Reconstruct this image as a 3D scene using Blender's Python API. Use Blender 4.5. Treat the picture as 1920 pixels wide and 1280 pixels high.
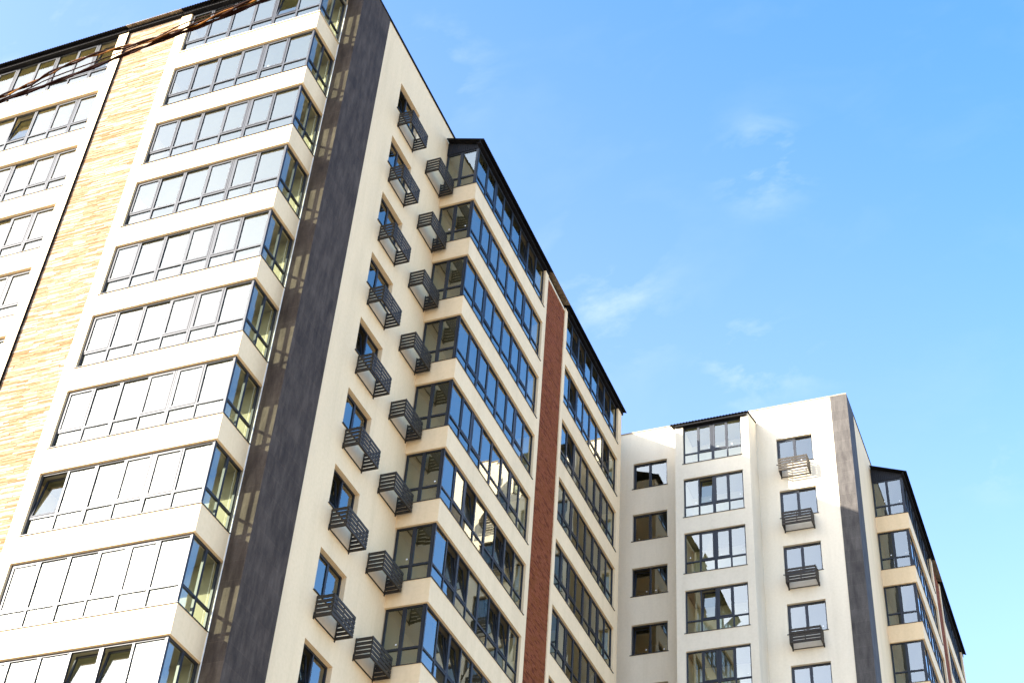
import bpy, math, random
from mathutils import Vector, Matrix
R = math.radians
random.seed(7)
for o in list(bpy.data.objects):
    bpy.data.objects.remove(o)
scene = bpy.context.scene
COL = scene.collection

# ------------------------------------------------------------------ camera
ZT = 44.7                       # height of the topmost sill of the tall block above the ground
cam = bpy.data.cameras.new('camera')
cam.sensor_width = 36.0
cam.lens = 2828.27 / 1920 * 36
cam.clip_start = 0.1
cam.clip_end = 6000
co = bpy.data.objects.new('camera', cam)
COL.objects.link(co)
scene.camera = co
a, t, r = R(24.4931), R(40.9469), R(4.8121)
fwd = Vector((-math.sin(a) * math.cos(t), math.cos(a) * math.cos(t), math.sin(t)))
rgt = Vector((math.cos(a), math.sin(a), 0))
upv = rgt.cross(fwd)
R2 = math.cos(r) * rgt + math.sin(r) * upv
U2 = -math.sin(r) * rgt + math.cos(r) * upv
m = Matrix((R2, U2, -fwd)).transposed().to_4x4()
m.translation = Vector((20.0437, -28.293, ZT - 43.1151))
co.matrix_world = m

# ------------------------------------------------------------------ light
SUN_TO = Vector((-0.87, -1.0, 0.5557)).normalized()      # direction towards the sun
el = math.asin(SUN_TO.z)
az = math.atan2(SUN_TO.x, SUN_TO.y)
w = bpy.data.worlds.new('World')
scene.world = w
w.use_nodes = True
nt = w.node_tree
nt.nodes.clear()
N = nt.nodes.new
L = nt.links.new
out = N('ShaderNodeOutputWorld')
bg = N('ShaderNodeBackground')
bg.inputs['Strength'].default_value = 0.15
sky = N('ShaderNodeTexSky')
sky.sky_type = 'NISHITA'
sky.sun_disc = False
sky.sun_elevation = el
sky.sun_rotation = az % (2 * math.pi)
sky.altitude = 100
sky.air_density = 1.0
sky.dust_density = 1.2
sky.ozone_density = 2.0
# faint wisps of cloud, placed by direction
tc = N('ShaderNodeTexCoord')
nz = N('ShaderNodeTexNoise')
nz.inputs['Scale'].default_value = 12.0
nz.inputs['Detail'].default_value = 9.0
nz.inputs['Roughness'].default_value = 0.6
nz.inputs['Distortion'].default_value = 0.35
mpw = N('ShaderNodeMapping')
mpw.inputs['Rotation'].default_value = (.4, .5, .7)
mpw.inputs['Scale'].default_value = (1.0, 2.2, 1.6)
L(tc.outputs['Generated'], mpw.inputs[0])
L(mpw.outputs[0], nz.inputs['Vector'])
rmp = N('ShaderNodeMapRange')
rmp.inputs['From Min'].default_value = 0.50
rmp.inputs['From Max'].default_value = 0.72
L(nz.outputs['Fac'], rmp.inputs['Value'])
acc = None
for d, rad, amt in [((-0.133, 0.661, 0.739), .045, .65), ((-0.251, 0.690, 0.679), .075, .5), ((-0.169, 0.744, 0.647), .045, .9),
                    ((-0.028, 0.812, 0.583), .035, .35), ((-0.532, 0.414, 0.738), .10, .35), ((-0.315, 0.548, 0.775), .05, .3),
                    ((-0.13, 0.756, 0.642), .03, .3), ((0, 0, 1), 3.0, .05)]:
    dst = N('ShaderNodeVectorMath')
    dst.operation = 'DISTANCE'
    L(tc.outputs['Generated'], dst.inputs[0])
    dst.inputs[1].default_value = d
    mr = N('ShaderNodeMapRange')
    mr.interpolation_type = 'SMOOTHSTEP'
    mr.inputs['From Min'].default_value = rad
    mr.inputs['From Max'].default_value = 0
    mr.inputs['To Max'].default_value = amt
    L(dst.outputs['Value'], mr.inputs['Value'])
    if acc is None:
        acc = mr.outputs['Result']
    else:
        ad = N('ShaderNodeMath')
        ad.operation = 'ADD'
        L(acc, ad.inputs[0])
        L(mr.outputs['Result'], ad.inputs[1])
        acc = ad.outputs[0]
mu = N('ShaderNodeMath')
mu.operation = 'MULTIPLY'
mu.use_clamp = True
L(acc, mu.inputs[0])
L(rmp.outputs['Result'], mu.inputs[1])
mx = N('ShaderNodeMix')
mx.data_type = 'RGBA'
SKY_TINT = N('ShaderNodeMix')
SKY_TINT.data_type = 'RGBA'
SKY_TINT.blend_type = 'MULTIPLY'
SKY_TINT.inputs[0].default_value = 1.0
SKY_TINT.inputs[7].default_value = (.50, .79, .99, 1)
L(sky.outputs[0], SKY_TINT.inputs[6])
spz = N('ShaderNodeSeparateXYZ')
L(tc.outputs['Generated'], spz.inputs[0])
hz = N('ShaderNodeMapRange')
hz.interpolation_type = 'SMOOTHSTEP'
hz.inputs['From Min'].default_value = .44
hz.inputs['From Max'].default_value = .84
hx = N('ShaderNodeMath')
hx.operation = 'MULTIPLY_ADD'
L(spz.outputs[0], hx.inputs[0])
hx.inputs[1].default_value = .45
L(spz.outputs[2], hx.inputs[2])
L(hx.outputs[0], hz.inputs['Value'])
hc = N('ShaderNodeMix')
hc.data_type = 'RGBA'
L(hz.outputs[0], hc.inputs[0])
hc.inputs[6].default_value = (.84, .85, .97, 1)
hc.inputs[7].default_value = (.42, .72, 1.0, 1)
L(hc.outputs[2], SKY_TINT.inputs[7])
L(mu.outputs[0], mx.inputs[0])
L(SKY_TINT.outputs[2], mx.inputs[6])
mx.inputs[7].default_value = (1.35, 1.62, 1.75, 1)
# bright aureole of hazy air round the sun
geo = N('ShaderNodeVectorMath')
geo.operation = 'DOT_PRODUCT'
L(tc.outputs['Generated'], geo.inputs[0])
geo.inputs[1].default_value = tuple(SUN_TO)
ac = N('ShaderNodeMath')
ac.operation = 'ARCCOSINE'
ac.use_clamp = False
L(geo.outputs['Value'], ac.inputs[0])
ex = N('ShaderNodeMath')
ex.operation = 'MULTIPLY'
ex.inputs[1].default_value = -1 / R(13)
L(ac.outputs[0], ex.inputs[0])
e2 = N('ShaderNodeMath')
e2.operation = 'EXPONENT'
L(ex.outputs[0], e2.inputs[0])
gm = N('ShaderNodeMix')
gm.data_type = 'RGBA'
gm.blend_type = 'ADD'
gm.clamp_result = False
gm.inputs[0].default_value = 1.0
sc_ = N('ShaderNodeVectorMath')
sc_.operation = 'SCALE'
sc_.inputs[0].default_value = (12.8, 12.6, 9.8)
L(e2.outputs[0], sc_.inputs['Scale'])
L(mx.outputs[2], gm.inputs[6])
L(sc_.outputs[0], gm.inputs[7])
L(gm.outputs[2], bg.inputs['Color'])
L(bg.outputs[0], out.inputs['Surface'])

sun = bpy.data.lights.new('sun', 'SUN')
sun.energy = 5.0
sun.angle = R(0.53)
sun.color = (1.0, 0.93, 0.84)
so = bpy.data.objects.new('sun', sun)
COL.objects.link(so)
so.rotation_euler = SUN_TO.to_track_quat('Z', 'Y').to_euler()
so.location = SUN_TO * 200

scene.view_settings.view_transform = 'Standard'
scene.view_settings.look = 'None'
scene.view_settings.gamma = 1
scene.view_settings.exposure = 2.2
scene.render.engine = 'CYCLES'
scene.cycles.max_bounces = 10
scene.cycles.transparent_max_bounces = 24
scene.cycles.caustics_reflective = False
scene.cycles.use_denoising = True

# ------------------------------------------------------------------ materials
MAT = {}
class MN:
    def __init__(s, name):
        s.m = bpy.data.materials.new(name)
        s.m.use_nodes = True
        s.t = s.m.node_tree
        s.p = s.t.nodes['Principled BSDF']
        MAT[name] = s.m
    def n(s, typ, **k):
        x = s.t.nodes.new(typ)
        for a_, b_ in k.items():
            if a_.startswith('i_'):
                x.inputs[a_[2:].replace('_', ' ')].default_value = b_
            else:
                setattr(x, a_, b_)
        return x
    def l(s, a_, b_):
        s.t.links.new(a_, b_)
    def coords(s, swizzle=None):
        tc = s.n('ShaderNodeTexCoord')
        v = tc.outputs['Object']
        if swizzle:
            sp = s.n('ShaderNodeSeparateXYZ')
            cb = s.n('ShaderNodeCombineXYZ')
            s.l(v, sp.inputs[0])
            if swizzle == 'wall':                       # whichever horizontal axis the wall runs along, plus height
                ad = s.n('ShaderNodeMath', operation='ADD')
                s.l(sp.outputs[0], ad.inputs[0])
                s.l(sp.outputs[1], ad.inputs[1])
                s.l(ad.outputs[0], cb.inputs[0])
            else:
                s.l(sp.outputs['XYZ'.index(swizzle[0])], cb.inputs[0])
            s.l(sp.outputs[2], cb.inputs[1])
            v = cb.outputs[0]
        return v
    def noise(s, v, scale, detail=4, rough=.55):
        x = s.n('ShaderNodeTexNoise', i_Scale=scale, i_Detail=detail, i_Roughness=rough)
        s.l(v, x.inputs['Vector'])
        return x.outputs['Fac']
    def ramp(s, f, stops):
        x = s.n('ShaderNodeValToRGB')
        e = x.color_ramp.elements
        e[0].position, e[0].color = stops[0][0], (*stops[0][1], 1)
        e[1].position, e[1].color = stops[-1][0], (*stops[-1][1], 1)
        for p_, c_ in stops[1:-1]:
            k = e.new(p_)
            k.color = (*c_, 1)
        s.l(f, x.inputs[0])
        return x.outputs[0]
    def bump(s, f, strength, dist=.01):
        b = s.n('ShaderNodeBump', i_Strength=strength, i_Distance=dist)
        s.l(f, b.inputs['Height'])
        s.l(b.outputs[0], s.p.inputs['Normal'])
    def mul(s, a_, b_, fac=1.0):
        x = s.n('ShaderNodeMix', data_type='RGBA', blend_type='MULTIPLY')
        x.inputs[0].default_value = fac
        s.l(a_, x.inputs[6])
        s.l(b_, x.inputs[7])
        return x.outputs[2]

def plaster(name, col, var=.05):
    s = MN(name)
    v = s.coords()
    mp = s.n('ShaderNodeMapping')
    mp.inputs['Scale'].default_value = (1, 1, .35)
    s.l(v, mp.inputs[0])
    lo = tuple(c * (1 - var * 1.5) for c in col)
    c = s.ramp(s.noise(mp.outputs[0], .55, 6, .6), [(.35, lo), (.62, col)])
    s2 = s.ramp(s.noise(v, 9, 5), [(.3, (.95, .945, .93)), (.6, (1, 1, 1))])
    mp2 = s.n('ShaderNodeMapping')
    mp2.inputs['Scale'].default_value = (1.8, 1.8, .16)
    s.l(v, mp2.inputs[0])
    c = s.mul(c, s.ramp(s.noise(mp2.outputs[0], 1.0, 5, .65), [(.28, (.93, .925, .91)), (.52, (1, 1, 1))]))
    s.l(s.mul(c, s2), s.p.inputs['Base Color'])
    s.p.inputs['Roughness'].default_value = .85
    s.bump(s.noise(v, 60, 3), .12, .004)
plaster('plaster', (.78, .592, .350))
plaster('plaster_pale', (.72, .635, .475))
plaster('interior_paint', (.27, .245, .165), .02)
plaster('interior_dim', (.13, .105, .062), .02)  # darker copy of the interior paint, the rooms' weak light put into its colour
plaster('concrete_slab', (.40, .37, .31), .1)

def simple(name, col, rough=.5, metal=0.0, spec=.5, nscale=None, namt=.2):
    s = MN(name)
    if nscale:
        v = s.coords()
        lo = tuple(c * (1 - namt) for c in col)
        hi = tuple(min(1, c * (1 + namt)) for c in col)
        s.l(s.ramp(s.noise(v, nscale, 5), [(.3, lo), (.7, hi)]), s.p.inputs['Base Color'])
        s.bump(s.noise(v, nscale * 6, 3), .05, .003)
    else:
        s.p.inputs['Base Color'].default_value = (*col, 1)
    s.p.inputs['Roughness'].default_value = rough
    s.p.inputs['Metallic'].default_value = metal
    s.p.inputs['Specular IOR Level'].default_value = spec
    return s
simple('frame_metal', (.018, .020, .024), .42, spec=.3, nscale=3, namt=.12)
simple('basket_metal', (.036, .029, .020), .55, spec=.15, nscale=5, namt=.2)
simple('roof_metal', (.006, .0055, .006), .7, spec=.12, nscale=2, namt=.3)
simple('siding_metal', (.012, .012, .014), .6, spec=.2, nscale=2, namt=.25)
simple('ochre_sill', (.42, .33, .19), .6, nscale=4, namt=.15)
simple('white_trim', (.75, .73, .68), .5, nscale=4, namt=.06)
simple('paper', (.8, .8, .78), .6)
simple('curtain', (.55, .52, .42), .9, nscale=6, namt=.1)

# rusty, stained sheet over the brick strips
s = MN('rusty_sheet')
v = s.coords()
s.l(s.ramp(s.noise(v, 4, 7, .65), [(.3, (.10, .065, .04)), (.5, (.22, .17, .11)), (.7, (.33, .27, .18))]), s.p.inputs['Base Color'])
s.p.inputs['Roughness'].default_value = .7

# fibre-cement cladding with panel joints and cloudy streaks
def cladding(name, lo, mid, hi):
  s = MN(name)
  v = s.coords('wall')
  br = s.n('ShaderNodeTexBrick', offset=0.5, i_Scale=1.0)
  br.inputs['Mortar Size'].default_value = .006
  br.inputs['Mortar Smooth'].default_value = .3
  br.inputs['Brick Width'].default_value = 1.2
  br.inputs['Row Height'].default_value = .6
  br.inputs['Color1'].default_value = (1, 1, 1, 1)
  br.inputs['Color2'].default_value = (.82, .82, .82, 1)
  br.inputs['Mortar'].default_value = (1.3, 1.28, 1.25, 1)
  s.l(v, br.inputs['Vector'])
  mp = s.n('ShaderNodeMapping')
  mp.inputs['Scale'].default_value = (2.2, .5, 1)
  s.l(v, mp.inputs[0])
  c = s.ramp(s.noise(mp.outputs[0], 1.6, 8, .68), [(.3, lo), (.5, mid), (.7, hi)])
  c = s.mul(c, br.outputs['Color'])
  sp = s.ramp(s.noise(v, 22, 3, .6), [(.55, (1, 1, 1)), (.72, (.72, .70, .66))])
  s.l(s.mul(c, sp), s.p.inputs['Base Color'])
  s.p.inputs['Roughness'].default_value = .7
  s.p.inputs['Specular IOR Level'].default_value = .10
  s.bump(s.noise(v, 30, 4), .2, .004)
cladding('dark_cladding', (.035, .025, .018), (.066, .048, .035), (.102, .077, .057))
cladding('grey_cladding', (.045, .040, .037), (.074, .067, .060), (.102, .093, .083))

def stone(name, lo, mid, hi):
    s = MN(name)
    v = s.coords('wall')
    mp = s.n('ShaderNodeMapping')
    mp.inputs['Scale'].default_value = (2.5, 14, 1)
    s.l(v, mp.inputs[0])
    s.l(s.ramp(s.noise(mp.outputs[0], 1.6, 6, .62), [(.3, lo), (.5, mid), (.68, hi)]), s.p.inputs['Base Color'])
    s.p.inputs['Roughness'].default_value = .9
    s.p.inputs['Specular IOR Level'].default_value = .1
    s.bump(s.noise(v, 28, 5), .5, .01)
stone('golden_a', (.17, .090, .040), (.22, .140, .080), (.25, .188, .13))
stone('golden_b', (.22, .155, .094), (.26, .205, .15), (.28, .24, .195))
stone('golden_c', (.13, .058, .024), (.19, .100, .046), (.22, .138, .072))
stone('red_a', (.12, .032, .010), (.19, .055, .017), (.22, .072, .024))
stone('red_b', (.15, .039, .015), (.21, .061, .025), (.25, .08, .035))
stone('red_c', (.07, .018, .008), (.125, .033, .013), (.17, .048, .019))
simple('joint', (.10, .055, .028), .95, spec=.05)
simple('joint_dark', (.04, .013, .008), .95, spec=.05)

# window glass: lets light through, mirrors more at grazing angles
s = MN('window_glass')
s.t.nodes.remove(s.p)
o_ = s.t.nodes['Material Output']
tr = s.n('ShaderNodeBsdfTransparent')
tr.inputs[0].default_value = (.80, .86, .75, 1)
gl = s.n('ShaderNodeBsdfGlossy')
gl.inputs['Color'].default_value = (.97, .99, .90, 1)
gl.inputs['Roughness'].default_value = 0.0
v = s.coords()
bp = s.n('ShaderNodeBump', i_Strength=.035, i_Distance=.02)
s.l(s.noise(v, .9, 1), bp.inputs['Height'])
s.l(bp.outputs[0], gl.inputs['Normal'])
ge = s.n('ShaderNodeNewGeometry')
dt = s.n('ShaderNodeVectorMath', operation='DOT_PRODUCT')
s.l(ge.outputs['Normal'], dt.inputs[0])
s.l(ge.outputs['Incoming'], dt.inputs[1])
ab = s.n('ShaderNodeMath', operation='ABSOLUTE')
s.l(dt.outputs['Value'], ab.inputs[0])
om = s.n('ShaderNodeMath', operation='SUBTRACT')
om.inputs[0].default_value = 1
s.l(ab.outputs[0], om.inputs[1])
pw = s.n('ShaderNodeMath', operation='POWER')
s.l(om.outputs[0], pw.inputs[0])
pw.inputs[1].default_value = 4.0
mr = s.n('ShaderNodeMapRange')
mr.inputs['To Min'].default_value = .185
mr.inputs['To Max'].default_value = 1.0
s.l(pw.outputs[0], mr.inputs['Value'])
mix = s.n('ShaderNodeMixShader')
s.l(mr.outputs[0], mix.inputs[0])
s.l(tr.outputs[0], mix.inputs[1])
s.l(gl.outputs[0], mix.inputs[2])
s.l(mix.outputs[0], o_.inputs['Surface'])

s = MN('ground_paving')
v = s.coords()
s.l(s.ramp(s.noise(v, .15, 8), [(.3, (.28, .24, .185)), (.7, (.39, .34, .27))]), s.p.inputs['Base Color'])
s.p.inputs['Roughness'].default_value = .9

s = MN('cable_rubber')
v = s.coords()
s.l(s.ramp(s.noise(v, 8, 4), [(.3, (.007, .002, .001)), (.7, (.018, .005, .002))]), s.p.inputs['Base Color'])
s.p.inputs['Roughness'].default_value = .6
s.p.inputs['Specular IOR Level'].default_value = .02
s = MN('cable_highlight')
v = s.coords()
s.l(s.ramp(s.noise(v, 8, 4), [(.35, (.012, .005, .002)), (.52, (.10, .035, .005)), (.7, (.20, .09, .012))]), s.p.inputs['Base Color'])  # orange sun highlights put into the colour of the brown rubber
s.p.inputs['Specular IOR Level'].default_value = .03
s.p.inputs['Roughness'].default_value = .6
simple('cable_dark', (.007, .002, .0015), .7, spec=.02, nscale=8, namt=.3)

# ------------------------------------------------------------------ geometry helpers
class F:
    """a facade: origin, horizontal run, outward normal (in the building's own axes); z is height"""
    def __init__(s, O, U, Nn):
        s.O, s.U, s.N = Vector(O), Vector(U), Vector(Nn)
    def p(s, u, d, z):
        return s.O + s.U * u + s.N * d + Vector((0, 0, z))

class MB:
    def __init__(s):
        s.v, s.f, s.mi, s.mats = [], [], [], []
    def _m(s, m):
        if m not in s.mats:
            s.mats.append(m)
        return s.mats.index(m)
    def face(s, pts, m):
        b = len(s.v)
        s.v += [tuple(p) for p in pts]
        s.f.append(tuple(range(b, b + len(pts))))
        s.mi.append(s._m(m))
    def hexa(s, P8, m):
        b = len(s.v)
        s.v += [tuple(p) for p in P8]
        P = [Vector(p) for p in P8]
        c = sum(P, Vector()) / 8
        for q in ((0, 1, 2, 3), (4, 5, 6, 7), (0, 1, 5, 4), (1, 2, 6, 5), (2, 3, 7, 6), (3, 0, 4, 7)):
            n = (P[q[1]] - P[q[0]]).cross(P[q[2]] - P[q[0]])
            fc = sum((P[i] for i in q), Vector()) / 4
            if n.dot(fc - c) < 0:
                q = q[::-1]
            s.f.append(tuple(b + i for i in q))
            s.mi.append(s._m(m))
    def box(s, f, u0, u1, d0, d1, z0, z1, m):
        s.hexa([f.p(u0, d0, z0), f.p(u1, d0, z0), f.p(u1, d1, z0), f.p(u0, d1, z0),
                f.p(u0, d0, z1), f.p(u1, d0, z1), f.p(u1, d1, z1), f.p(u0, d1, z1)], m)
    def tube(s, pts, rad, m, seg=8):
        pts = [Vector(p) for p in pts]
        rings = []
        for i, p in enumerate(pts):
            tg = (pts[min(i + 1, len(pts) - 1)] - pts[max(i - 1, 0)]).normalized()
            x = tg.cross(Vector((0, 0, 1))).normalized()
            y = x.cross(tg)
            b = len(s.v)
            for k in range(seg):
                an = 2 * math.pi * k / seg
                s.v.append(tuple(p + (x * math.cos(an) + y * math.sin(an)) * rad))
            rings.append(b)
        for i in range(len(rings) - 1):
            for k in range(seg):
                a0, a1 = rings[i] + k, rings[i] + (k + 1) % seg
                b0, b1 = rings[i + 1] + k, rings[i + 1] + (k + 1) % seg
                s.f.append((a0, b0, b1, a1))
                s.mi.append(s._m(m))
    def build(s, name, parent=None, smooth=False, bevel=0):
        me = bpy.data.meshes.new(name)
        me.from_pydata(s.v, [], s.f)
        for m_ in s.mats:
            me.materials.append(MAT[m_])
        me.polygons.foreach_set('material_index', s.mi)
        if smooth:
            me.polygons.foreach_set('use_smooth', [True] * len(me.polygons))
        me.update()
        o = bpy.data.objects.new(name, me)
        COL.objects.link(o)
        if parent:
            o.parent = parent
        if bevel:
            b = o.modifiers.new('bevel', 'BEVEL')
            b.width = bevel
            b.segments = 2
            b.limit_method = 'ANGLE'
            b.angle_limit = R(40)
        return o

def thing(name, label, cat, loc=(0, 0, 0), rz=0, group=None):
    o = bpy.data.objects.new(name, None)
    COL.objects.link(o)
    o.location = loc
    o.rotation_euler = (0, 0, rz)
    o.empty_display_size = .5
    o['label'] = label
    o['category'] = cat
    if group:
        o['group'] = group
    return o

def holes_wall(mb, f, u0, u1, d, z0, z1, holes, depth, m, room=2.2):
    """front face of a wall at offset d with rectangular openings, their reveals and a plain room behind each"""
    us = sorted({u0, u1, *[h[0] for h in holes], *[h[1] for h in holes]})
    zs = sorted({z0, z1, *[h[2] for h in holes], *[h[3] for h in holes]})
    for i in range(len(us) - 1):
        for j in range(len(zs) - 1):
            cu, cz = (us[i] + us[i + 1]) / 2, (zs[j] + zs[j + 1]) / 2
            if any(h[0] < cu < h[1] and h[2] < cz < h[3] for h in holes):
                continue
            mb.face([f.p(us[i], d, zs[j]), f.p(us[i + 1], d, zs[j]), f.p(us[i + 1], d, zs[j + 1]), f.p(us[i], d, zs[j + 1])], m)
    for a0, a1, b0, b1 in holes:
        e = d - depth
        mb.face([f.p(a0, d, b0), f.p(a1, d, b0), f.p(a1, e, b0), f.p(a0, e, b0)], m)
        mb.face([f.p(a0, d, b1), f.p(a1, d, b1), f.p(a1, e, b1), f.p(a0, e, b1)], m)
        mb.face([f.p(a0, d, b0), f.p(a0, d, b1), f.p(a0, e, b1), f.p(a0, e, b0)], m)
        mb.face([f.p(a1, d, b0), f.p(a1, d, b1), f.p(a1, e, b1), f.p(a1, e, b0)], m)
        g = e - room
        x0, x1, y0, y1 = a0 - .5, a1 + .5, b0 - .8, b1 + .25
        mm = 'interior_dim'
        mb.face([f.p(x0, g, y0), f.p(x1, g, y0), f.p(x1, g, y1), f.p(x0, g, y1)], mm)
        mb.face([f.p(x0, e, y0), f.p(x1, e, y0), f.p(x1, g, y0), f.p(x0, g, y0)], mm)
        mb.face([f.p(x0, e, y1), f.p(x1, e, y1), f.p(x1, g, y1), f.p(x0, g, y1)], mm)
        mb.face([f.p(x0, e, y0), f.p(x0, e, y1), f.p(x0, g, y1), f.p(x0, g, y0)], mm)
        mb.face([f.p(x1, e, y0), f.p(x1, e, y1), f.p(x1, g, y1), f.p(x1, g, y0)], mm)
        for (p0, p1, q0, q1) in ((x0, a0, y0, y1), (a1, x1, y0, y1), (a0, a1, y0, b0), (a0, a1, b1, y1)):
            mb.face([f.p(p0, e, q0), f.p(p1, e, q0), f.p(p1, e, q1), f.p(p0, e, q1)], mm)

def glazing(fr, gl, sashes, sill, f, u0, u1, d, z0, z1, n, dbl=(), sash=(), opn=(), tr=.62, jamb=(1, 1), labels=.15, silld=.045, rnd=None, sillm='frame_metal', sillh=.02, skew=0.0, mw=.066, tw=.066):
    """a band of n panes; d is the outer plane of the frame. fr/gl/sill are MBs, sashes a list of MBs for tilted-in leaves"""
    rnd = rnd or random
    fw, ft = .06, .075
    th = tw / 2
    d0, d1 = d - ft, d
    # outer frame
    fm = 'frame_metal'
    fr.box(f, u0, u1, d0, d1, z1 - fw, z1, fm)
    fr.box(f, u0, u1, d0, d1, z0, z0 + fw, fm)
    j0, j1 = u0 + (fw if jamb[0] else .02), u1 - (fw if jamb[1] else .02)
    fr.box(f, u0, j0, d0, d1, z0 + fw, z1 - fw, fm)
    fr.box(f, j1, u1, d0, d1, z0 + fw, z1 - fw, fm)
    zt = z0 + tr if tr else z0 + fw
    edges = []
    for i in range(n + 1):
        c = u0 + (u1 - u0) * i / n
        hw = (mw if i not in dbl else .125) / 2
        edges.append((c - hw, c + hw) if 0 < i < n else ((j0, j0) if i == 0 else (j1, j1)))
    for i in range(1, n):
        a0, a1 = edges[i]
        if i in dbl:
            mid_ = (a0 + a1) / 2
            fr.box(f, a0, mid_ - .006, d0, d1 + .002, z0 + fw, z1 - fw, fm)
            fr.box(f, mid_ + .006, a1, d0, d1 + .002, z0 + fw, z1 - fw, fm)
            fr.box(f, mid_ - .006, mid_ + .006, d0, d1 - .02, z0 + fw, z1 - fw, fm)
        else:
            fr.box(f, a0, a1, d0, d1 + .001, z0 + fw, z1 - fw, fm)
    for i in range(n):
        a0, a1 = edges[i][1], edges[i + 1][0]
        dg = d - .035
        j = lambda: rnd.uniform(-.0034, .0034)
        def pane(mb_, p0, p1, q0, q1, dd, tilt=0):
            h = q1 - q0
            mb_.face([f.p(p0, dd - skew + j(), q0), f.p(p1, dd + skew + j(), q0), f.p(p1, dd + skew + j(), q1), f.p(p0, dd - skew + j(), q1)], 'window_glass')
        if tr:
            fr.box(f, a0, a1, d0, d1 - .002, zt - th, zt + th, fm)
            pane(gl, a0, a1, z0 + fw, zt - th, dg)
            zb = zt + th
        else:
            zb = zt
        zh = z1 - fw
        if rnd.random() < labels:
            lu = a0 + (a1 - a0) * rnd.choice((.25, .75))
            lz = zb + rnd.choice((.12, .2))
            gl.face([f.p(lu, dg + .006, lz), f.p(lu + .055, dg + .006, lz), f.p(lu + .055, dg + .006, lz + .05), f.p(lu, dg + .006, lz + .05)], 'paper')
        if i in sash or i in opn:
            sw = .055
            tilt = 0.0 if i not in opn else .22
            mbx = fr if i not in opn else MB()
            gm = gl if i not in opn else mbx
            dd = d + .012
            H = zh - zb
            def q(u, dep, z):                     # shear the leaf inwards towards the top
                return f.p(u, dd - dep - tilt * (z - zb) / H, z)
            for (p0, p1, q0, q1) in ((a0, a1, zb, zb + sw), (a0, a1, zh - sw, zh), (a0, a0 + sw, zb + sw, zh - sw), (a1 - sw, a1, zb + sw, zh - sw)):
                mbx.hexa([q(p0, .05, q0), q(p1, .05, q0), q(p1, 0, q0), q(p0, 0, q0), q(p0, .05, q1), q(p1, .05, q1), q(p1, 0, q1), q(p0, 0, q1)], fm)
            g0, g1 = zb + sw, zh - sw
            gm.face([q(a0 + sw, .03 + j(), g0), q(a1 - sw, .03 + j(), g0), q(a1 - sw, .03 + j(), g1), q(a0 + sw, .03 + j(), g1)], 'window_glass')
            if tilt:
                sashes.append(mbx)
        else:
            pane(gl, a0, a1, zb, zh, dg)
    if sill is not None:
        sill.box(f, u0 - .04, u1 + .04, d - .02, d + .10 + silld, z0 - .004, z0 + sillh, sillm)

def finish_window(parent, fr, gl, sashes, sill, label=None):
    wo = fr.build('window', parent)
    if label:
        wo['label'] = label
    gl.build('glass', wo)
    for s_ in sashes:
        so_ = s_.build('open_sash', wo)
        so_['label'] = 'window leaf tilted inwards at the top'
    if sill is not None:
        sill.build('sill', wo)
    return wo

def stone_strip(mb, f, u0, u1, d, z0, z1, mats, joint, row, wlo, whi, relief, seed, zlow):
    rd = random.Random(seed)
    mb.box(f, u0, u1, .002, d - .02, z0, z1, joint)
    z = zlow
    while z < z1 - .01:
        zt = min(z + row, z1)
        u = u0 - rd.random() * .15
        tone = rd.random()
        while u < u1:
            un = u + rd.uniform(wlo, whi)
            a0, a1 = max(u, u0), min(un, u1)
            if a1 - a0 > .02:
                k = rd.random() * .7 + tone * .3
                mt = mats[0] if k < .40 else (mats[1] if k < .76 else mats[2])
                mb.box(f, a0 + .003, a1 - .003, d - .021, d - relief * rd.random(), z + .004, zt - .003, mt)
            u = un
        z = zt

def corrugated(mb, f, u0, u1, dA, zA, dB, zB, m, pitch=.11, amp=.018, thick=.012, samples=6):
    """sheet with waves running along u, sloping from (dA,zA) to (dB,zB)"""
    n = max(2, int((u1 - u0) / pitch * samples))
    top, bot = [], []
    b = len(mb.v)
    for i in range(n + 1):
        u = u0 + (u1 - u0) * i / n
        h = amp * math.sin(2 * math.pi * u / pitch)
        for (d, z) in ((dA, zA), (dB, zB)):
            mb.v.append(tuple(f.p(u, d, z + h)))
            mb.v.append(tuple(f.p(u, d, z + h - thick)))
    mi = mb._m(m)
    for i in range(n):
        k, q = b + 4 * i, b + 4 * (i + 1)
        for fc in ((k, k + 2, q + 2, q), (k + 1, q + 1, q + 3, k + 3), (k + 2, k + 3, q + 3, q + 2), (k, q, q + 1, k + 1)):
            mb.f.append(fc)
            mb.mi.append(mi)
    for k in (b, b + 4 * n):
        mb.f.append((k, k + 1, k + 3, k + 2))
        mb.mi.append(mi)

def siding(mb, f, u0, u1, d, zb, ztA, ztB, m, pitch=.09):
    """vertical ribbed infill whose top slopes from ztA (at u0) to ztB (at u1)"""
    n = int(abs(u1 - u0) / pitch)
    for i in range(n):
        a0 = u0 + (u1 - u0) * i / n
        a1 = u0 + (u1 - u0) * (i + 1) / n
        am = a0 + (a1 - a0) * .55
        zt = lambda u: ztA + (ztB - ztA) * (u - u0) / (u1 - u0)
        for (p0, p1, dd) in ((a0, am, .02), (am, a1, .0)):
            mb.hexa([f.p(p0, d - .03, zb), f.p(p1, d - .03, zb), f.p(p1, d + dd, zb), f.p(p0, d + dd, zb),
                     f.p(p0, d - .03, zt(p0)), f.p(p1, d - .03, zt(p1)), f.p(p1, d + dd, zt(p1)), f.p(p0, d + dd, zt(p0))], m)

H3 = 3.0

# ------------------------------------------------------------------ ground
g = MB()
g.face([(-1500, -1500, 0), (1500, -1500, 0), (1500, 1500, 0), (-1500, 1500, 0)], 'ground_paving')
go = g.build('ground')
go['kind'] = 'structure'

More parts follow.
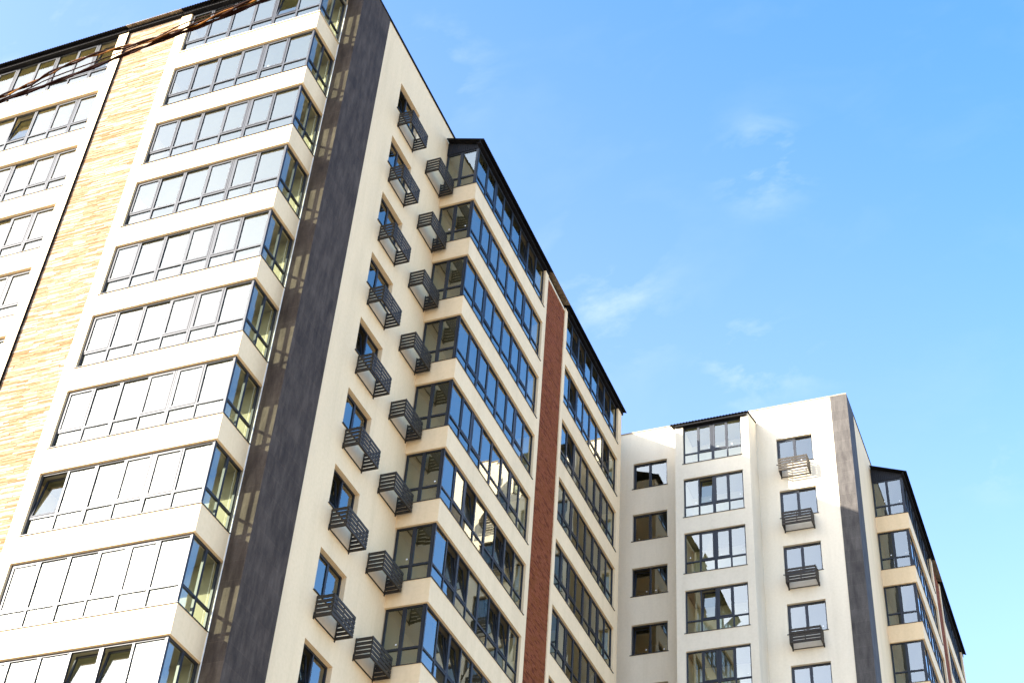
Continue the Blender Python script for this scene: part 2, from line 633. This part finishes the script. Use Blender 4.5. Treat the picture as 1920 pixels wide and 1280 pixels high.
# ------------------------------------------------------------------ AC baskets
def basket_proto(label, group, loc, rz):
    """local axes: x along the wall (0..1.35), y outwards (0..0.6), z up from the bottom rail"""
    t_ = thing('air_conditioner_basket', label, 'air conditioner basket', loc, rz, group)
    Wd, Dp, Ht = 1.34, .60, .72
    f = F((0, 0, 0), (1, 0, 0), (0, 1, 0))
    m_ = 'basket_metal'
    fr = MB()
    for x in (0, Wd - .03):
        for y in (.012, Dp - .05):
            fr.box(f, x, x + .03, y, y + .03, .03, Ht - .01, m_)
    fr.box(f, Wd / 2 - .02, Wd / 2 + .02, Dp - .05, Dp - .025, .03, Ht - .02, m_)
    fr.box(f, 0, Wd, .01, .035, 0, .03, m_)
    fr.box(f, 0, Wd, Dp - .05, Dp - .02, 0, .03, m_)
    for x in (0, Wd - .03):
        fr.box(f, x, x + .03, .035, Dp - .05, 0, .03, m_)
    fr.build('frame', t_)
    pitch, sh = Ht / 5, .110
    def slats(kind):
        mb = MB()
        for k in range(5):
            z0 = .005 + k * pitch
            z1 = z0 + sh
            if kind == 'front':
                mb.box(f, -.012, Wd + .012, Dp - .02, Dp - .005, z0, z1, m_)
            elif kind == 'near':
                mb.box(f, -.014, -.001, .01, Dp - .022, z0, z1, m_)
            else:
                mb.box(f, Wd + .001, Wd + .014, .01, Dp - .022, z0, z1, m_)
        return mb
    slats('front').build('front_panel', t_, bevel=.003)
    slats('near').build('side_panel', t_, bevel=.003)
    slats('far').build('side_panel', t_, bevel=.003)
    for x in (-.03, Wd - .03):
        b = MB()
        b.box(f, x, x + .06, .0, .012, -.05, .16, m_)
        b.box(f, x + .01, x + .05, .012, .034, .0, .03, m_)
        b.box(f, x + .02, x + .04, .012, .03, .09, .11, m_)
        b.box(f, x + .02, x + .04, .012, .03, -.035, -.015, m_)
        b.build('wall_bracket', t_)
    return t_

def copy_basket(p, label, group, loc, rz):
    c_ = p.copy()
    COL.objects.link(c_)
    c_.location = loc
    c_.rotation_euler = (0, 0, rz)
    c_['label'] = label
    c_['group'] = group
    for ch in list(p.children):
        k = ch.copy()
        COL.objects.link(k)
        k.parent = c_
    return c_

ORD = ['topmost', 'second from the top', 'third from the top', 'fourth from the top', 'fifth from the top', 'sixth from the top', 'seventh from the top', 'lowest in view']
# ================================================================== building A (tall block)
A = thing('apartment_tower', 'tall apartment block with a dark clad corner, golden and red brick strips and glazed bays', 'apartment block', (0, 0, 0))
P_, W1, S_ = 1.533, .6331, .8608
q_, YA = 1.5045, 7.805
fA = F((0, 0, ZT), (1, 0, 0), (0, -1, 0))          # front, u = x
fS = F((0, 0, ZT), (0, 1, 0), (1, 0, 0))           # side, u = y
fBs = F((-W1, 0, ZT), (0, 1, 0), (1, 0, 0))        # side of the corner bay
fRs = F((0, YA, ZT), (1, 0, 0), (0, -1, 0))        # near side of the side bay
ZB = -ZT                                            # ground in facade heights
NF = 14

# core walls
mb = MB()
holes = [(3.5689, 5.2733, -H3 * n + .332, -H3 * n + 1.789) for n in range(0, 11)]
holes_wall(mb, fS, 1.98, 28.28, 0, ZB, 3.7, holes, .26, 'plaster')
mb.face([fS.p(0, -.001, ZB), fS.p(1.98, -.001, ZB), fS.p(1.98, -.001, 3.7), fS.p(0, -.001, 3.7)], 'plaster')
mb.face([fA.p(-19, 0, ZB), fA.p(0, 0, ZB), fA.p(0, 0, 3.7), fA.p(-19, 0, 3.7)], 'plaster')
mb.face([(-19, 0, 0), (-19, 28.28, 0), (-19, 28.28, ZT + 3.7), (-19, 0, ZT + 3.7)], 'plaster')
mb.face([(-19, 28.28, 0), (0, 28.28, 0), (0, 28.28, ZT + 3.7), (-19, 28.28, ZT + 3.7)], 'plaster')
mb.build('wall', A)
mb = MB()
mb.face([(-19, 0, ZT + 3.3), (0, 0, ZT + 3.3), (0, 28.28, ZT + 3.3), (-19, 28.28, ZT + 3.3)], 'concrete_slab')
mb.build('flat_roof', A)
mb = MB()
mb.box(fS, .0, 28.3, -.35, .05, 3.7, 3.78, 'roof_metal')
mb.box(fA, -19.05, .05, -.35, .05, 3.7, 3.78, 'roof_metal')
mb.v = mb.v
mb.build('coping', A)
# dark corner cladding, front and side leaf
mb = MB()
mb.box(fA, -W1, .03, .002, .03, ZB, 3.698, 'dark_cladding')
mb.box(fS, .0, 1.9792, .002, .028, ZB, 3.698, 'dark_cladding')
mb.build('corner_cladding', A)

# -------- corner bay
Z_TOP = 2.36
mb = MB()
UL, UP = -6.3844, -6.8188
mb.box(fA, UP, UL, P_ - .20, P_, ZB, Z_TOP, 'plaster')
mb.box(fA, UP, UP + .15, 0, P_ - .20, ZB, Z_TOP, 'plaster')
for n in range(NF):
    zt_, zb_ = -H3 * n, -H3 * n - S_
    mb.box(fA, UL, -W1, P_ - .16, P_, zb_, zt_, 'plaster')
    mb.box(fBs, -(P_ - .16), -.004, -.15, 0, zb_, zt_, 'plaster')
for n in range(NF):
    mb.box(fA, UP + .15, -W1 - .15, 0.003, P_ - .16, -H3 * n - S_ + .004, -H3 * n - S_ + .2, 'interior_paint')
mb.box(fA, UP + .15, -W1 - .05, 0.003, P_ - .12, Z_TOP + .0, Z_TOP + .1, 'interior_paint')
mb.box(fA, UP + .15, -W1 - .05, 0.0005, .0025, ZB, Z_TOP, 'interior_paint')
mb.build('bay', A)
mb = MB()
mb.box(fA, -W1, -W1 + .022, .03, .055, ZB, 2.3, 'white_trim')
mb.build('drain_strip', A)
corner_open = {0: {4}, 7: {0}, 9: {3, 4}}
for n in range(0, 11):
    fr, gl, sh, si = MB(), MB(), [], MB()
    z0 = -H3 * n
    z1 = z0 + (H3 - S_ if n else Z_TOP)
    rd = random.Random(100 + n)
    sm, sh_ = ('ochre_sill', .05) if n == 0 else ('frame_metal', .018)
    dF = P_ - .09
    glazing(fr, gl, sh, None, fA, UL, -W1 - .14, dF, z0 + .02, z1, 6, (2, 4), (0, 3, 4), corner_open.get(n, ()), jamb=(1, 0), labels=.02, rnd=rd)
    glazing(fr, gl, sh, None, fBs, -(P_ - .14), -.03, -.09, z0 + .02, z1, 2, (), (), (), jamb=(0, 1), labels=0, rnd=rd, mw=.09, tw=.07)
    fr.box(fA, -W1 - .14, -W1 - .085, dF - .075, dF + .012, z0 + .02, z1, 'frame_metal')
    fr.box(fBs, -(P_ - .085), -(P_ - .14), -.165, -.079, z0 + .02, z1, 'frame_metal')
    si.box(fA, UL - .05, -W1 + .03, P_ - .17, P_ + .035, z0, z0 + sh_, sm)
    si.box(fBs, -(P_ - .17), -.032, -.16, .03, z0, z0 + sh_, sm)
    finish_window(A, fr, gl, sh, si)

# -------- brick strip and far-left bay
mb = MB()
stone_strip(mb, fA, -9.1405, UP, P_ - .035, ZB, Z_TOP, ('golden_b', 'golden_a', 'golden_c'), 'joint', .060, .28, .95, .014, 5, -33.0)
mb.build('brick_strip', A)['label'] = 'strip of golden split-face brick between two bays'
UR = -9.5727
mb = MB()
mb.box(fA, UR, -9.1405, 0.002, P_ + .03, ZB, Z_TOP, 'plaster')
mb.box(fA, -18.4, -18.0, 0.002, P_ + .03, ZB, Z_TOP, 'plaster')
for n in range(NF):
    mb.box(fA, -18.0, UR, P_ - .16, P_ + .03, -H3 * n - S_, -H3 * n, 'plaster')
shd = MB()
shd.box(fA, -9.1405, -9.125, P_ - .05, P_ + .045, ZB, Z_TOP, 'roof_metal')  # dark strip standing in for the shaded return beside the brick
shd.build('shade_strip', A)
for n in range(NF):
    mb.box(fA, -18.0, UR, 0.003, P_ - .16, -H3 * n - S_ + .004, -H3 * n - S_ + .2, 'interior_paint')
mb.box(fA, -18.0, UR, 0.003, P_ - .12, Z_TOP, Z_TOP + .1, 'interior_paint')
mb.build('bay', A)
left_open = {0: {8}, 1: {5}}
for n in range(0, 8):
    fr, gl, sh, si = MB(), MB(), [], MB()
    z0 = -H3 * n
    z1 = z0 + (H3 - S_ if n else Z_TOP)
    rd = random.Random(200 + n)
    glazing(fr, gl, sh, None, fA, -18.0, UR, P_ - .09, z0 + .02, z1, 9, (2, 4, 6, 8), (0, 3, 5, 7, 8), left_open.get(n, ()), labels=.05, rnd=rd)
    sm, sh_ = ('ochre_sill', .04) if n == 0 else ('frame_metal', .018)
    si.box(fA, -18.0, UR + .04, P_ - .17, P_ + .06, z0, z0 + sh_, sm)
    finish_window(A, fr, gl, sh, si)

# -------- roofs over the front bays
EZ, ED = 2.50, 1.80
def roof(parent, f, u0, u1, zw, ez, ed, m, name='roof', fascia=True, head=None):
    mb = MB()
    corrugated(mb, f, u0, u1, 0.02, zw, ed, ez, m)
    if fascia:
        mb.box(f, u0 + .02, u1 - .02, ed - .20, ed - .17, ez - .13, ez + .02, 'roof_metal')
        mb.box(f, u0 + .02, u1 - .02, head, ed - .20, ez - .13, ez - .11, 'roof_metal')
    return mb.build(name, parent)
roof(A, fA, -18.6, -9.2, 3.15, EZ, ED, 'roof_metal', head=P_ - .10)
roof(A, fA, -9.2, -6.75, 3.15, EZ, ED, 'rusty_sheet', head=P_ - .04)['label'] = 'weathered corrugated roof edge over the brick strip'
roof(A, fA, -6.75, -.45, 3.15, EZ, ED, 'roof_metal', head=P_ - .10)
mb = MB()
siding(mb, fBs, -(P_ - .02), -.03, -.08, Z_TOP + .001, EZ - .02, 3.10, 'siding_metal')
mb.build('gable_siding', A)

# -------- small side windows
for n in range(0, 11):
    fr, gl, sh, si = MB(), MB(), [], MB()
    z0, z1 = -H3 * n + .332, -H3 * n + 1.789
    rd = random.Random(300 + n)
    glazing(fr, gl, sh, None, fS, 3.5689, 5.2733, -.16, z0 + .01, z1, 2, (), (0,), {0} if n in (0, 4, 6, 8) else (), tr=0, labels=.3, rnd=rd)
    si.box(fS, 3.5289, 5.3133, -.16, .05, z0 - .012, z0 + .012, 'frame_metal')
    finish_window(A, fr, gl, sh, si)

# -------- side bay: near bay, red brick strip, far bay
ZR, SR = .0801, .8844
YB, Y1, Y2, Y3, Y4, Y5 = 15.3246, 15.6757, 17.8418, 18.1404, 25.3196, 25.8044
ZTR = 2.22
def side_bay(B, f, fs, near, YB, Y1, Y2, Y3, Y4, Y5, q, zr, sr, ztop, nwin, openN, openF, nN, nF, seed, zbot, redlab):
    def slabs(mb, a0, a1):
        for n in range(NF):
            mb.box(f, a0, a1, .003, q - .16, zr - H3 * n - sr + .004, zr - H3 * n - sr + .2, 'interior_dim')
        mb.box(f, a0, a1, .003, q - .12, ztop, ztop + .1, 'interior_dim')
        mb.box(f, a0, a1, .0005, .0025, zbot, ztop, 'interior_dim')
    mb = MB()
    slabs(mb, near + .15, YB)
    mb.box(f, YB, Y1, .002, q, zbot, ztop, 'plaster')
    for n in range(NF):
        mb.box(f, near, YB, q - .16, q, zr - H3 * n - sr, zr - H3 * n, 'plaster')
        mb.box(fs, .002, q - .16, -.15, 0, zr - H3 * n - sr, zr - H3 * n, 'plaster')
    mb.build('bay', B)
    mb = MB()
    stone_strip(mb, f, Y1, Y2, q - .04, zbot, ztop, ('red_a', 'red_b', 'red_c'), 'joint_dark', .075, .24, .27, .008, seed, -33.0)
    mb.build('brick_strip', B)['label'] = redlab
    mb = MB()
    slabs(mb, Y3, Y4)
    mb.box(f, Y2, Y3, .002, q, zbot, ztop, 'plaster')
    mb.box(f, Y4, Y5, .002, q, zbot, ztop, 'plaster')
    for n in range(NF):
        mb.box(f, Y3, Y4, q - .16, q, zr - H3 * n - sr, zr - H3 * n, 'plaster')
    mb.build('bay', B)
    for n in range(nwin):
        z0 = zr - H3 * n
        z1 = z0 + (H3 - sr) if n else ztop
        rd = random.Random(seed + n)
        fr, gl, sh, si = MB(), MB(), [], MB()
        sg = 1 if fs.N.y < 0 else -1
        glazing(fr, gl, sh, None, f, near + .14, YB, q - .09, z0 + .02, z1, nN, tuple(range(2, nN, 2)), (1, 2, 5, 6), openN.get(n, ()), jamb=(0, 1), labels=.03, rnd=rd, skew=.007)
        glazing(fr, gl, sh, None, fs, .03, q - .19, -.09, z0 + .02, z1, 2, (), (), (), jamb=(1, 0), labels=.35, rnd=rd, mw=.12, tw=.075)
        fr.box(f, near + .085, near + .14, q - .165, q - .079, z0 + .02, z1, 'frame_metal')
        fr.box(fs, q - .19, q - .085, -.165, -.078, z0 + .02, z1, 'frame_metal')
        fr.box(f, near + .078, near + .095, q - .1, q - .078, z0 + .02, z1, 'frame_metal')
        si.box(f, near - .03, YB + .04, q - .17, q + .035, z0, z0 + .018, 'frame_metal')
        si.box(fs, .005, q - .17, -.16, .03, z0, z0 + .018, 'frame_metal')
        finish_window(B, fr, gl, sh, si)
    for n in range(nwin):
        z0 = zr - H3 * n
        z1 = z0 + (H3 - sr) if n else ztop
        rd = random.Random(seed + 50 + n)
        fr, gl, sh, si = MB(), MB(), [], MB()
        glazing(fr, gl, sh, None, f, Y3, Y4, q - .09, z0 + .02, z1, nF, tuple(range(2, nF, 2)), (1, 2, 5, 6), openF.get(n, ()), labels=.03, rnd=rd)
        si.box(f, Y3, Y4 + .04, q - .17, q + .035, z0, z0 + .018, 'frame_metal')
        finish_window(B, fr, gl, sh, si)

side_bay(A, fS, fRs, YA, YB, Y1, Y2, Y3, Y4, Y5, q_, ZR, SR, ZTR, 10,
         {0: {5, 6}, 5: {2, 5, 6}, 6: {1, 2, 5, 6}, 7: {1, 2}, 8: {2, 5}}, {0: {1, 2, 5, 6}, 1: {1, 6}, 2: {1}, 5: {6}, 7: {1, 2, 6}}, 8, 8, 400, ZB,
         'strip of red brick between two glazed bays')
RW, RE, RD = 3.0, 2.38, 1.72
roof(A, fS, 7.62, 15.68, RW, RE, RD, 'roof_metal', head=q_ - .10)
roof(A, fS, 15.68, 17.9, RW, RE, RD, 'rusty_sheet', head=q_ - .04, fascia=False)['label'] = 'rusty corrugated roof sheet over the red brick strip'
roof(A, fS, 17.9, 25.95, RW, RE, RD, 'roof_metal', head=q_ - .10)
mb = MB()
siding(mb, fRs, .02, q_ - .02, -.07, ZTR + .001, RW - .06, RE + .0, 'siding_metal')
mb.build('gable_siding', A)
mb = MB()
mb.hexa([fS.p(15.75, q_ - .05, 2.10), fS.p(17.8, q_ - .05, 2.02), fS.p(17.8, q_ - .02, 2.02), fS.p(15.75, q_ - .02, 2.10),
         fS.p(15.75, q_ - .05, 2.2), fS.p(17.8, q_ - .05, 2.11), fS.p(17.8, q_ - .02, 2.11), fS.p(15.75, q_ - .02, 2.2)], 'plaster_pale')
mb.build('flashing_strip', A)

# ================================================================== building B (block behind)
BZ = ZT + .635
B = thing('apartment_block', 'lower apartment block behind, half in shade, with a single glazed bay on its sunlit front', 'apartment block', (11.8437, 28.3313, 0), R(-.1482))
gA = F((0, 0, BZ), (1, 0, 0), (0, -1, 0))
gS = F((0, 0, BZ), (0, 1, 0), (1, 0, 0))
GB = -BZ
mb = MB()
hl = [(-10.5501, -8.8461, -H3 * n - 1.0582, -H3 * n + .472) for n in range(0, 7)]
hr = [(-3.4594, -1.7621, -H3 * n - 1.0902, -H3 * n + .4225) for n in range(0, 7)]
holes_wall(mb, gA, -12.2, -7.9544, 0, GB, 2.37, hl, .22, 'plaster_pale')
mb.face([gA.p(-7.9544, 0, GB), gA.p(-4.3955, 0, GB), gA.p(-4.3955, 0, 2.37), gA.p(-7.9544, 0, 2.37)], 'plaster_pale')
holes_wall(mb, gA, -4.3955, 0, 0, GB, 2.37, hr, .22, 'plaster_pale')
mb.face([gS.p(0, 0, GB), gS.p(28, 0, GB), gS.p(28, 0, 2.37), gS.p(0, 0, 2.37)], 'plaster')
mb.face([(-12.2, 0, 0), (-12.2, 28, 0), (-12.2, 28, BZ + 2.37), (-12.2, 0, BZ + 2.37)], 'plaster')
mb.face([(-12.2, 28, 0), (0, 28, 0), (0, 28, BZ + 2.37), (-12.2, 28, BZ + 2.37)], 'plaster')
mb.build('wall', B)
mb = MB()
mb.face([(-12.2, 0, BZ + 2.0), (0, 0, BZ + 2.0), (0, 28, BZ + 2.0), (-12.2, 28, BZ + 2.0)], 'concrete_slab')
mb.build('flat_roof', B)
mb = MB()
mb.box(gA, -12.2, .03, -.3, .03, 2.37, 2.43, 'rusty_sheet')
mb.box(gS, .3, 28, -.3, .03, 2.37, 2.432, 'roof_metal')
mb.build('coping', B)
mb = MB()
mb.box(gA, -.7581, .03, .002, .03, GB, 2.368, 'grey_cladding')
mb.box(gS, .0, 1.5286, .002, .028, GB, 2.368, 'grey_cladding')
mb.build('corner_cladding', B)
# windows either side of the front bay
for (u0, u1, zo, zt_, sd, off) in ((-10.5501, -8.8461, -1.0582, .472, 600, 0), (-3.4594, -1.7621, -1.0902, .4225, 620, 1)):
    for n in range(0, 6):
        fr, gl, sh, si = MB(), MB(), [], MB()
        rd = random.Random(sd + n)
        glazing(fr, gl, sh, None, gA, u0, u1, -.13, -H3 * n + zo + .01, -H3 * n + zt_, 2, (), (0,), {0} if (off == 0 and n in (2, 3)) else (), tr=0, labels=.6, rnd=rd)
        si.box(gA, u0 - .06, u1 + .04, -.13, .04, -H3 * n + zo - .012, -H3 * n + zo + .012, 'frame_metal')
        finish_window(B, fr, gl, sh, si)
# front bay
pB = 1.6137
bj, bd, be, bq = -7.9544, -7.5657, -4.7488, -4.3955
bot, top = -1.3304, .8222
mb = MB()
mb.box(gA, bj, bd, .002, pB, GB, top + .05, 'plaster_pale')
mb.box(gA, be, bq, .002, pB, GB, top + .05, 'plaster_pale')
for n in range(NF):
    mb.box(gA, bd, be, pB - .16, pB, -H3 * (n + 1) + top, -H3 * n + bot, 'plaster_pale')
for n in range(NF):
    mb.box(gA, bd, be, .003, pB - .16, -H3 * (n + 1) + top + .004, -H3 * (n + 1) + top + .2, 'interior_paint')
mb.box(gA, bd, be, .003, pB - .12, top + .05, top + .1, 'interior_paint')
mb.build('bay', B)
for n in range(0, 6):
    fr, gl, sh, si = MB(), MB(), [], MB()
    rd = random.Random(640 + n)
    glazing(fr, gl, sh, None, gA, bd, be, pB - .10, -H3 * n + bot + .02, -H3 * n + top + (.05 if n == 0 else 0), 4, (2,), (1, 2), {1} if n in (1, 3) else (), labels=.8, rnd=rd)
    si.box(gA, bd - .05, be + .04, pB - .17, pB + .035, -H3 * n + bot, -H3 * n + bot + .018, 'frame_metal')
    finish_window(B, fr, gl, sh, si)
mb = MB()
corrugated(mb, gA, bj - .2, bq + .06, .02, 1.62, pB + .2, 1.0, 'roof_metal', pitch=.15)
mb.box(gA, bj + .02, bq - .05, pB - .12, pB + .12, .88, .9, 'roof_metal')
mb.box(gA, bj + .02, bq - .05, pB + .10, pB + .12, .9, .98, 'roof_metal')
mb.hexa([gA.p(bq - .15, .01, .872), gA.p(bq, .01, .872), gA.p(bq, pB, .872), gA.p(bq - .15, pB, .872),
         gA.p(bq - .15, .01, 1.58), gA.p(bq, .01, 1.58), gA.p(bq, pB, 1.02), gA.p(bq - .15, pB, 1.02)], 'plaster_pale')
mb.build('roof', B)
# side bay of B
QB, ZRB, SRB, NB = 1.5777, -1.1538, .8813, 5.3463
gRs = F((0, NB, BZ), (1, 0, 0), (0, -1, 0))
side_bay(B, gS, gRs, NB, 12.95, 13.4, 15.5, 15.85, 23.0, 23.5, QB, ZRB, SRB, .98, 6, {0: {5}}, {}, 8, 8, 700, GB,
         'strip of dark red brick between two glazed bays')
roof(B, gS, 5.15, 13.4, 1.85, 1.14, QB + .2, 'roof_metal', head=QB - .10)
roof(B, gS, 13.4, 15.6, 1.85, 1.14, QB + .2, 'rusty_sheet', head=QB - .04, fascia=False)
roof(B, gS, 15.6, 23.7, 1.85, 1.14, QB + .2, 'roof_metal', head=QB - .10)
mb = MB()
siding(mb, gRs, .02, QB - .02, -.07, .981, 1.78, 1.16, 'siding_metal')
mb.build('gable_siding', B)

# ------------------------------------------------------------------ the baskets
gi = 'air conditioner baskets under the small side windows'
go_ = 'air conditioner baskets beside the glazed side bay'
gb = 'air conditioner baskets on the block behind'
proto = None
# on the x = 0 wall: local x -> +y (world), local y -> +x : mirrored, so build with rotation -90 and origin at the far end
for n in range(8):
    loc = (0.0, 5.14, ZT - H3 * n - .44)
    lab = 'dark slatted basket below the small side windows of the tall block, ' + ORD[n]
    if proto is None:
        proto = basket_proto(lab, gi, loc, R(-90))
    else:
        copy_basket(proto, lab, gi, loc, R(-90))
for n in range(8):
    loc = (0.0, 7.68, ZT - H3 * n - .39)
    copy_basket(proto, 'dark slatted basket right beside the glazed side bay, ' + ORD[n], go_, loc, R(-90))
labB = ['pale sunlit slatted basket casting a striped shadow on the block behind', 'dark shaded basket on the block behind, just below the sunlit one',
        'third basket from the top on the block behind, in shade', 'lowest slatted basket in view on the block behind']
cb, sb = math.cos(R(-.1482)), math.sin(R(-.1482))
for n in range(4):
    lx, ly = -1.97, 0.0
    loc = (11.8437 + cb * lx - sb * ly, 28.3313 + sb * lx + cb * ly, BZ - H3 * n - 1.86)
    copy_basket(proto, labB[n], gb, loc, R(180 - .1482))

# ------------------------------------------------------------------ cables
def resample(pts, n):
    pts = [Vector(p) for p in pts]
    d0 = (pts[0] - pts[1]).normalized()
    d1 = (pts[-1] - pts[-2]).normalized()
    pts = [pts[0] + (pts[0] - pts[3]).normalized() * 9] + pts + [pts[-1] + (pts[-1] - pts[-4]).normalized() * 9]
    res = []
    for i in range(len(pts) - 1):
        a_, b_ = pts[i], pts[i + 1]
        p0 = pts[max(i - 1, 0)]
        p3 = pts[min(i + 2, len(pts) - 1)]
        k = max(3, int((b_ - a_).length / .03))
        lin = i == 0 or i == len(pts) - 2
        for j in range(k):
            t_ = j / k
            if lin:
                res.append(a_.lerp(b_, t_))
            else:
                if i == 1: p0 = a_ - (b_ - a_)
                if i == len(pts) - 3: p3 = b_ + (b_ - a_)
                res.append(.5 * ((2 * a_) + (b_ - p0) * t_ + (2 * p0 - 5 * a_ + 4 * b_ - p3) * t_ ** 2 + (3 * a_ - p0 - 3 * b_ + p3) * t_ ** 3))
    res.append(pts[-1])
    return res
CB_UP = [(14.012, -23.624, 9.218), (14.319, -23.669, 9.197), (14.474, -23.701, 9.196), (14.699, -23.737, 9.181), (14.915, -23.763, 9.152), (15.15, -23.781, 9.104), (15.416, -23.807, 9.053), (15.744, -23.854, 9.002), (16.121, -23.921, 8.951), (16.235, -23.943, 8.936)]
CB_MID = [(13.978, -23.588, 9.239), (14.224, -23.62, 9.219), (14.408, -23.651, 9.211), (14.644, -23.682, 9.187), (14.965, -23.723, 9.147), (15.221, -23.76, 9.117), (15.394, -23.79, 9.1), (15.596, -23.83, 9.085), (15.834, -23.862, 9.044), (16.089, -23.901, 9.001)]
CB_LO = [(13.994, -23.595, 9.209), (14.418, -23.644, 9.163), (14.832, -23.699, 9.119), (15.132, -23.744, 9.086), (15.29, -23.766, 9.065), (15.403, -23.785, 9.054), (15.731, -23.83, 9.001), (16.108, -23.895, 8.948), (16.262, -23.921, 8.921)]
def helix(path, rad, pitch, ph):
    o_, s_ = [], 0
    for i, p in enumerate(path):
        tg = (path[min(i + 1, len(path) - 1)] - path[max(i - 1, 0)]).normalized()
        x = tg.cross(Vector((0, 0, 1))).normalized()
        y = x.cross(tg)
        if i:
            s_ += (p - path[i - 1]).length
        an = 2 * math.pi * s_ / pitch + ph
        o_.append(p + (x * math.cos(an) + y * math.sin(an)) * rad)
    return o_
pu = resample(CB_UP, 0)
tw = thing('twisted_cable', 'thick twisted cable with orange highlights, uppermost of the three overhead wires', 'cable', tuple(pu[0]), group='overhead cables')
def rel(path, o_):
    return [p - Vector(o_.location) for p in path]
mb = MB(); mb.tube(rel(helix(pu, .007, .42, 0), tw), .0058, 'cable_highlight'); mb.build('strand', tw, smooth=True)
mb = MB(); mb.tube(rel(helix(pu, .007, .42, math.pi), tw), .0072, 'cable_rubber'); mb.build('strand', tw, smooth=True)
mb = MB(); mb.tube(resample(CB_MID, 0), .0042, 'cable_rubber')
o_ = mb.build('thin_cable', smooth=True)
o_['label'] = 'thin brown wire running between the two thicker overhead cables'; o_['category'] = 'cable'; o_['group'] = 'overhead cables'
pl = resample(CB_LO, 0)
tw = thing('heavy_cable', 'dark brown heavy cable, lowest of the three overhead wires', 'cable', tuple(pl[0]), group='overhead cables')
mb = MB(); mb.tube(rel(helix(pl, .005, .6, 1), tw), .0085, 'cable_dark'); mb.build('strand', tw, smooth=True)
mb = MB(); mb.tube(rel(helix(pl, .007, .6, 1 + math.pi), tw), .0062, 'cable_rubber'); mb.build('strand', tw, smooth=True)
